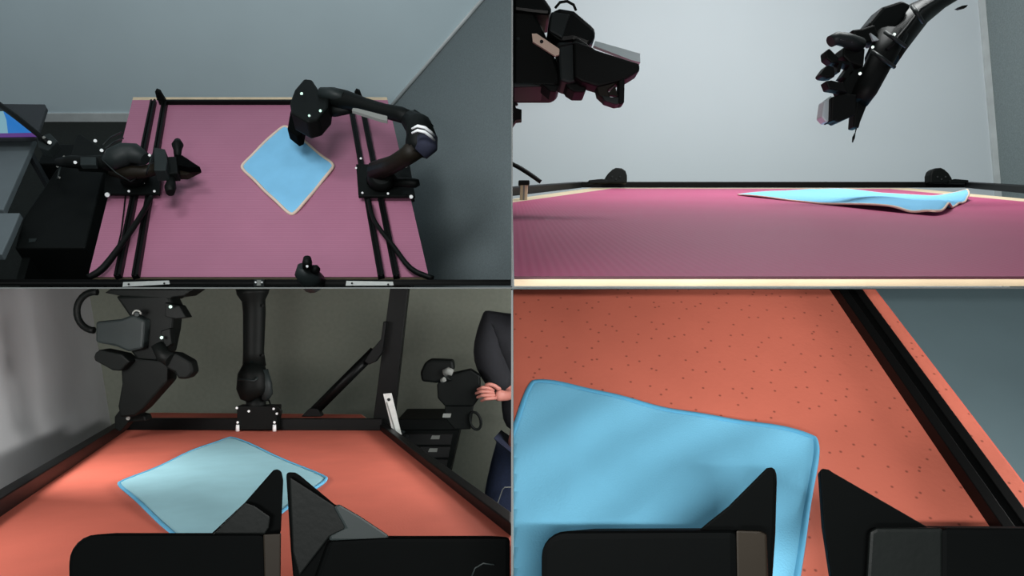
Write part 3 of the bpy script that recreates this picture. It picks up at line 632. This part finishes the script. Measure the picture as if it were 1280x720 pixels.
# left arm
t = thing('robot_arm', 'bulky black robot arm hanging over the far left corner of the coral bench', 'robot arm', BL, BL.q(160, 532, 3.1))
MB(BL).prism([(138, 361), (243, 361), (230, 370), (215, 372), (212, 374), (150, 370), (130, 366)], 3.0, .12).done('top_housing', K['black'], t, bevel=.006)
MB(BL).tube([(BL.q(118+(-1)*22*math.cos(a)+0, 389-24*math.sin(a), 3.02), 4.2*3.02/F) for a in [math.radians(70-i*150/14) if False else math.radians(100-i*(190/14)) for i in range(15)]], n=10).done('hose', K['black'], t, 'thick black hose loop')
MB(BL).prism([(119, 402), (150, 399), (166, 393), (180, 400), (178, 436), (160, 440), (144, 433), (119, 428)], 2.95, .12).done('motor', K['dark'], t, 'dark grey motor', bevel=.01)
MB(BL).prism([(143, 370), (210, 368), (217, 382), (214, 412), (208, 440), (196, 452), (172, 452), (160, 436), (164, 400)], 3.0, .10).done('upper_link', K['black'], t, bevel=.012)
MB(BL).prism([(206, 378), (224, 382), (233, 397), (220, 399), (206, 396)], 2.97, .06).done('lug', K['black'], t, bevel=.004)
MB(BL).prism([(200, 414), (212, 410), (214, 430), (206, 436)], 2.97, .04).done('lug', K['black'], t, bevel=.004)
MB(BL).prism([(119, 441), (124, 437), (152, 443), (162, 452), (150, 464), (140, 463), (118, 451), (117, 446)], 2.93, .08).done('side_plate', K['black'], t, bevel=.006)
MB(BL).prism([(150, 446), (210, 452), (209, 477), (178, 512), (168, 520), (150, 522), (147, 508), (152, 480)], 2.98, .09).done('lower_link', K['black'], t, bevel=.008)
MB(BL).prism([(204, 440), (220, 442), (238, 452), (241, 466), (234, 474), (222, 474), (218, 466), (206, 460)], 2.95, .07).done('grip_lever', K['black'], t, bevel=.01)
MB(BL).tp([(196, 430, 2.96, 7), (204, 444, 2.96, 9), (214, 450, 2.95, 9)]).done('grip_joint', K['black'], t)
MB(BL).prism([(143, 521), (149, 513), (160, 515), (180, 520), (182, 526), (160, 528), (150, 540), (143, 536)], 3.05, .06).done('foot', K['black'], t, bevel=.004)
bolt(BL, 213, 383.5, 2.94, 2.2, t, m='led', name='indicator_light', label='pale green lens'); bolt(BL, 202, 422, 2.94, 2.2, t, m='led', name='indicator_light', label='pale green lens')
bolt(BL, 171, 393, 2.93, 3.2, t, m='dark'); bolt(BL, 160, 523, 3.03, 2.5, t, m='label')
MB(BL).tube([(BL.q(171+5*math.cos(a), 393+5*math.sin(a), 2.935), .004) for a in [math.pi*(1+i/8) for i in range(9)]], n=6).done('ring', K['label'], t, 'grey ring')

# drawer cart and held device
t = thing('drawer_cart', 'black drawer cart with small grey labels behind the right side rail', 'cart', BL, BL.q(535, 640, 4.1))
MB(BL).prism([(470, 536), (575, 536), (551, 640), (470, 640)], 4.1, .35).done('body', K['black'], t, bevel=.006)
MB(BL).prism([(497, 524), (578, 524), (574, 538), (497, 538)], 4.08, .36).done('top', K['black'], t, bevel=.006)
for i in range(3):
    y = 543+i*16
    d_ = MB(BL).prism([(504, y), (566-i*3, y), (563-i*3, y+13), (504, y+13)], 4.085, .015).done('drawer', K['hole'], t, bevel=.002)
    MB(BL).prism([(540-i*3, y+1.5), (550-i*3, y+1.5), (549-i*3, y+6), (538-i*3, y+6)] if i < 2 else [(537, y+1), (541, y+1), (540, y+4), (536, y+4)], 4.08, .005).done('drawer_label', K['label'], d_, 'grey label')
bolt(BL, 504, 540, 4.07, 2.6, t, m='dark'); bolt(BL, 509, 545, 4.07, 1.5, t, m='dark')
t = thing('hand_controller', 'black robot hand controller held by the person at the right', 'controller', BL, BL.q(570, 540, 3.75))
MB(BL).prism([(525, 466), (531, 453), (538, 449.5), (566, 450.5), (568, 462), (560, 470), (566, 476), (545, 479), (527, 477)], 3.70, .09).done('trigger_grip', K['black'], t, bevel=.012)
MB(BL).prism([(546, 480), (562, 468), (588, 462), (600, 470), (600, 496), (592, 508), (556, 508), (547, 498)], 3.72, .08).done('motor_block', K['black'], t, bevel=.008)
MB(BL).prism([(556, 505), (592, 505), (590, 522), (588, 537), (568, 537), (556, 523)], 3.74, .07).done('base', K['black'], t, bevel=.006)
MB(BL).tp([(556, 466, 3.69, 5), (561, 464, 3.68, 5), (566, 466, 3.68, 4)]).done('knob', K['label'], t, 'pale grey knob')
MB(BL).tp([(552, 476, 3.69, 3), (556, 474, 3.68, 3)], n=8).done('bolt', K['label'], t)
MB(BL).prism([(554, 517), (564, 517), (563, 522), (553, 522)], 3.73, .01).done('foot_pad', K['label'], t, 'pale piece for the wall shade')
lp = [(BL.q(594+7*math.cos(a)+2*math.sin(a), 526+11*math.sin(a), 3.73), .007) for a in [2*math.pi*i/16 for i in range(17)]]
MB(BL).tube(lp, n=8, cap=False).done('cable_loop', K['black'], t)

# near gripper of the lower left room (right palm meets the partition)
def near_gripper(room, label, parts_, lab_group):
    t = thing('gripper', label, 'gripper', room, room.q(parts_, 720, .40), lab_group)
    return t
MB.aim = (355, 650)
t = near_gripper(BL, 'matte black two-finger gripper reaching over the coral bench and pale cloth', 355, 'near grippers')
def arc(cx_, cy_, r, a0, a1, n=6): return [(cx_+r*math.cos(math.radians(a0+(a1-a0)*i/n)), cy_+r*math.sin(math.radians(a0+(a1-a0)*i/n))) for i in range(n+1)]
MB(BL).prism([(85, 780)]+arc(121, 704, 36, 180, 270)+[(330, 668), (333, 780)], .50, .06).done('palm', K['grip'], t, bevel=.003)
MB(BL).prism([(329, 668), (351, 667), (350, 780), (332, 780)], .50, .05).done('palm_edge', K['bronze'], t, 'brownish palm edge', bevel=.001)
MB(BL).prism([(342, 587), (347, 586.5), (352, 589), (354, 600), (351, 666), (338, 672), (264, 672), (264, 667), (306, 628)], .515, .03).done('finger', K['grip'], t, bevel=.002)
MB(BL).prism([(306, 628), (318, 632), (338, 646), (336, 660), (330, 669), (265, 669)], .508, .008).done('finger_insert', K['black'], t, bevel=.001)
MB(BL).prism([(358, 592), (361, 590), (369, 590.5), (375, 594), (418, 630), (450, 645), (486, 671), (486, 720), (372, 780), (364, 690)], .515, .03).done('finger', K['grip'], t, bevel=.002)
MB(BL).prism([(362, 596), (418, 632), (432, 661), (412, 671), (374, 720), (366, 690)], .510, .006).done('finger_insert', K['black'], t, bevel=.001)
MB(BL).prism([(417, 633), (424, 630), (450, 645), (486, 669), (486, 676), (412, 676), (412, 670), (432, 660)], .503, .010).done('finger_shoulder', K['dark'], t, 'dark grey shoulder', bevel=.0015)
MB(BL).prism([(411, 676), (486, 672), (650, 672), (650, 780), (374, 780)], .50, .06).done('palm', K['grip'], t, bevel=.003, clip=('x<',))
MB(BL).tp([(590, 720, .499, 1.2), (594, 710, .499, 1.2), (604, 704, .499, 1.2), (618, 706, .499, 1.0)], n=6).done('scratch_mark', K['dark'], t)

MB.aim = (640, 360)
# person at the right, leaning with the head down, behind the lower right bench
def skin(name, verts, edges, radii, m, parent=None, label=None, sub=1, room=BL, base=None):
    me = bpy.data.meshes.new(name); me.from_pydata([Vector(v)-base for v in verts], edges, [])
    o = bpy.data.objects.new(name, me); COL.objects.link(o)
    md = o.modifiers.new('skin', 'SKIN'); md.use_smooth_shade = True
    for i, r in enumerate(radii):
        sv = me.skin_vertices[0].data[i]; sv.radius = r if hasattr(r, '__len__') else (r, r); sv.use_root = (i == 0)
    sb = o.modifiers.new('sub', 'SUBSURF'); sb.levels = sub; sb.render_levels = sub
    me.materials.append(m)
    if parent is not None: o.parent = parent; parent_base[o] = base
    else: o.matrix_world = room.M @ Matrix.Translation(base); parent_base[o] = base
    if label: o['label'] = label
    return o
D = 3.95
Q = lambda x, y, d=D: BL.q(x, y, d)
pb = Q(668, 690)
root = thing('person', 'person in black top and dark jeans at the right, hand on the controller', 'person', BL, pb)
V = [Q(672, 540), Q(672, 500), Q(668, 450), Q(660, 412), Q(676, 396, 3.85), Q(690, 392, 3.72), Q(700, 390, 3.62),
     # near arm: shoulder, elbow, wrist, palm
     Q(622, 408), Q(614, 450, 3.9), Q(638, 494, 3.82), Q(629, 495, 3.72), Q(618, 493, 3.70),
     # far arm
     Q(700, 420), Q(716, 470, 3.95), Q(700, 505, 3.8), Q(684, 512, 3.7),
     # legs: hip, knee, ankle, toe
     Q(650, 560), Q(630, 628), Q(634, 692, 4.0), Q(634, 704, 3.8),
     Q(700, 560), Q(706, 630), Q(704, 692, 4.0), Q(706, 704, 3.8)]
E = [(0, 1), (1, 2), (2, 3), (3, 4), (4, 5), (5, 6), (3, 7), (7, 8), (8, 9), (9, 10), (10, 11), (3, 12), (12, 13), (13, 14), (14, 15),
     (0, 16), (16, 17), (17, 18), (18, 19), (0, 20), (20, 21), (21, 22), (22, 23)]
Rr = [(.13, .10), (.12, .09), (.14, .10), (.11, .09), .055, (.095, .085), (.075, .07), .055, .045, .033, .028, (.042, .018), .055, .045, .03, (.04, .02),
      .085, .055, .038, .03, .085, .055, .038, .03]
body = skin('body', V, E, Rr, K['skin'], root, sub=2, base=pb)
# five fingers closing on the controller, rooted in the palm
pw = Q(618, 493, 3.70)
for i, (dx, dy, ln) in enumerate(((-2, -7, 17), (-2, -2.5, 20), (-1, 2, 19), (1, 6, 15))):
    V2 = [Q(620+dx, 493+dy*.7, 3.70), Q(612+dx, 492+dy, 3.67), Q(612+dx-ln*.45, 492+dy*1.1, 3.66), Q(612+dx-ln*.8, 495+dy*1.1, 3.69)]
    skin('finger', V2, [(0, 1), (1, 2), (2, 3)], [.011, .0105, .0095, .008], K['skin'], root, base=pb)
skin('thumb', [Q(626, 488, 3.70), Q(618, 482, 3.68), Q(611, 480, 3.67), Q(606, 482, 3.68)], [(0, 1), (1, 2), (2, 3)], [.014, .012, .011, .009], K['skin'], root, base=pb)
sh = skin('shirt', [Q(668, 548), Q(668, 500), Q(664, 450), Q(656, 408), Q(617, 404), Q(606, 440, 3.9), Q(622, 472, 3.86), Q(702, 420), Q(716, 468, 3.95), Q(706, 494, 3.85), Q(633, 489, 3.80)],
     [(0, 1), (1, 2), (2, 3), (3, 4), (4, 5), (5, 6), (3, 7), (7, 8), (8, 9), (6, 10)], [(.20, .14), (.19, .14), (.21, .15), (.17, .13), (.10, .10), (.12, .10), (.085, .085), (.09, .09), (.07, .07), (.06, .06), (.062, .062)], K['shirt'], root, 'loose black top', sub=2, base=pb)
skin('trousers', [Q(672, 535), Q(640, 575), Q(624, 628), Q(632, 684, 3.98), Q(702, 575), Q(708, 632), Q(706, 684, 3.98)],
     [(0, 1), (1, 2), (2, 3), (0, 4), (4, 5), (5, 6)], [(.18, .15), .125, .10, .08, .12, .085, .07], K['denim'], root, 'dark blue jeans', sub=2, base=pb)
MB(BL).ball(Q(691, 388, 3.73), (.105, .10, .10)).done('hair', K['hair'], root)
pk = [(645, 609), (631, 609), (628, 612), (621, 632), (620.5, 636), (625, 644), (645, 655)]
MB(BL).tube([(BL.q(x, y, 3.80), .003) for x, y in pk], n=6).done('pocket_trim', K['label'], root, 'pale outline of the pocket', clip=('x<',))

# ================================================================ LOWER RIGHT: close view of the speckled coral bench
t = thing('work_table', 'speckled coral bench top seen close from above', 'table', BR, BR.p(850, 540, -.03))
X0 = lambda y: 1093+.768*(y-360)
A = [BR.p(x, y, -.004) for x, y in ((560, 340), (X0(340), 340), (X0(790), 790), (560, 790))]
MB(BR).prism3(A, (0, 0, -.022)).done('tabletop', K['coral'], t, 'coral board edge', clip=True)
MB(BR).prism3([BR.p(x, y) for x, y in ((560, 340), (X0(340)-2, 340), (X0(790)-2, 790), (560, 790))], (0, 0, -.0035)).done('table_mat', K['coraldot'], None,
    'coral mat with tiny dark speckles, seen close under the bright blue cloth', clip=True, top='mat')
A, B = BR.p(1036, 340), BR.p(1350, 790)
wd = (BR.p(1077, 360)-BR.p(1038, 360)).length*.76
MB(BR).beam(A, B, wd, .014, True).done('edge_rail', K['rail'], None, 'thick black grooved rail slanting along the edge of the speckled bench', bevel=.0015, clip=('z<',), top='rail')
cloth(BR, [(663, 479), (1022, 553), (982, 800), (560, 800)], K['clothb'], 'cloth',
      'bright blue cloth with rounded corner seen close under the right gripper',
      lambda u, v: .006+.0016*math.sin(u*9+v*4)+.0012*math.sin(u*6-v*13+2)+.0008*math.sin(u*23+v*17), K['hemblue'], .0032, n=60, rnd=.03, wob=.0005, clip=('x>',), hemlabel='deeper blue rolled edge', thick=.003)
MB.aim = (985, 640)
t = near_gripper(BR, 'matte black two-finger gripper seen close above the bright blue cloth', 980, 'near grippers')
gd = .36
MB(BR).prism([(674, 780)]+arc(706, 696, 32, 180, 270)+[(922, 663), (924, 780)], gd, .06).done('palm', K['grip'], t, bevel=.004)
MB(BR).prism([(920, 663), (950, 664), (958, 668), (961, 780), (922, 780)], gd, .05).done('palm_edge', K['bronze'], t, 'brownish palm edge', bevel=.001)
MB(BR).prism([(958, 585), (964, 584), (969.5, 586), (970, 600), (968, 670), (962, 760), (940, 760), (940, 672), (872, 664), (880, 657), (910, 633)], gd+.012, .03).done('finger', K['grip'], t, bevel=.0015)
MB(BR).prism([(1025, 588), (1028, 585.5), (1036, 587), (1042, 591), (1160, 659), (1160, 672), (1090, 680), (1076, 780), (1048, 780), (1030, 660)], gd+.012, .03).done('finger', K['grip'], t, bevel=.0015)
MB(BR).prism([(1087, 664), (1096, 660), (1180, 660), (1180, 780), (1080, 780)], gd, .05).done('palm_edge', K['black'], t, 'slightly glossy palm edge', bevel=.002)
MB(BR).prism([(1176, 660), (1330, 661), (1330, 780), (1176, 780)], gd-.001, .06).done('palm', K['grip'], t, bevel=.003)
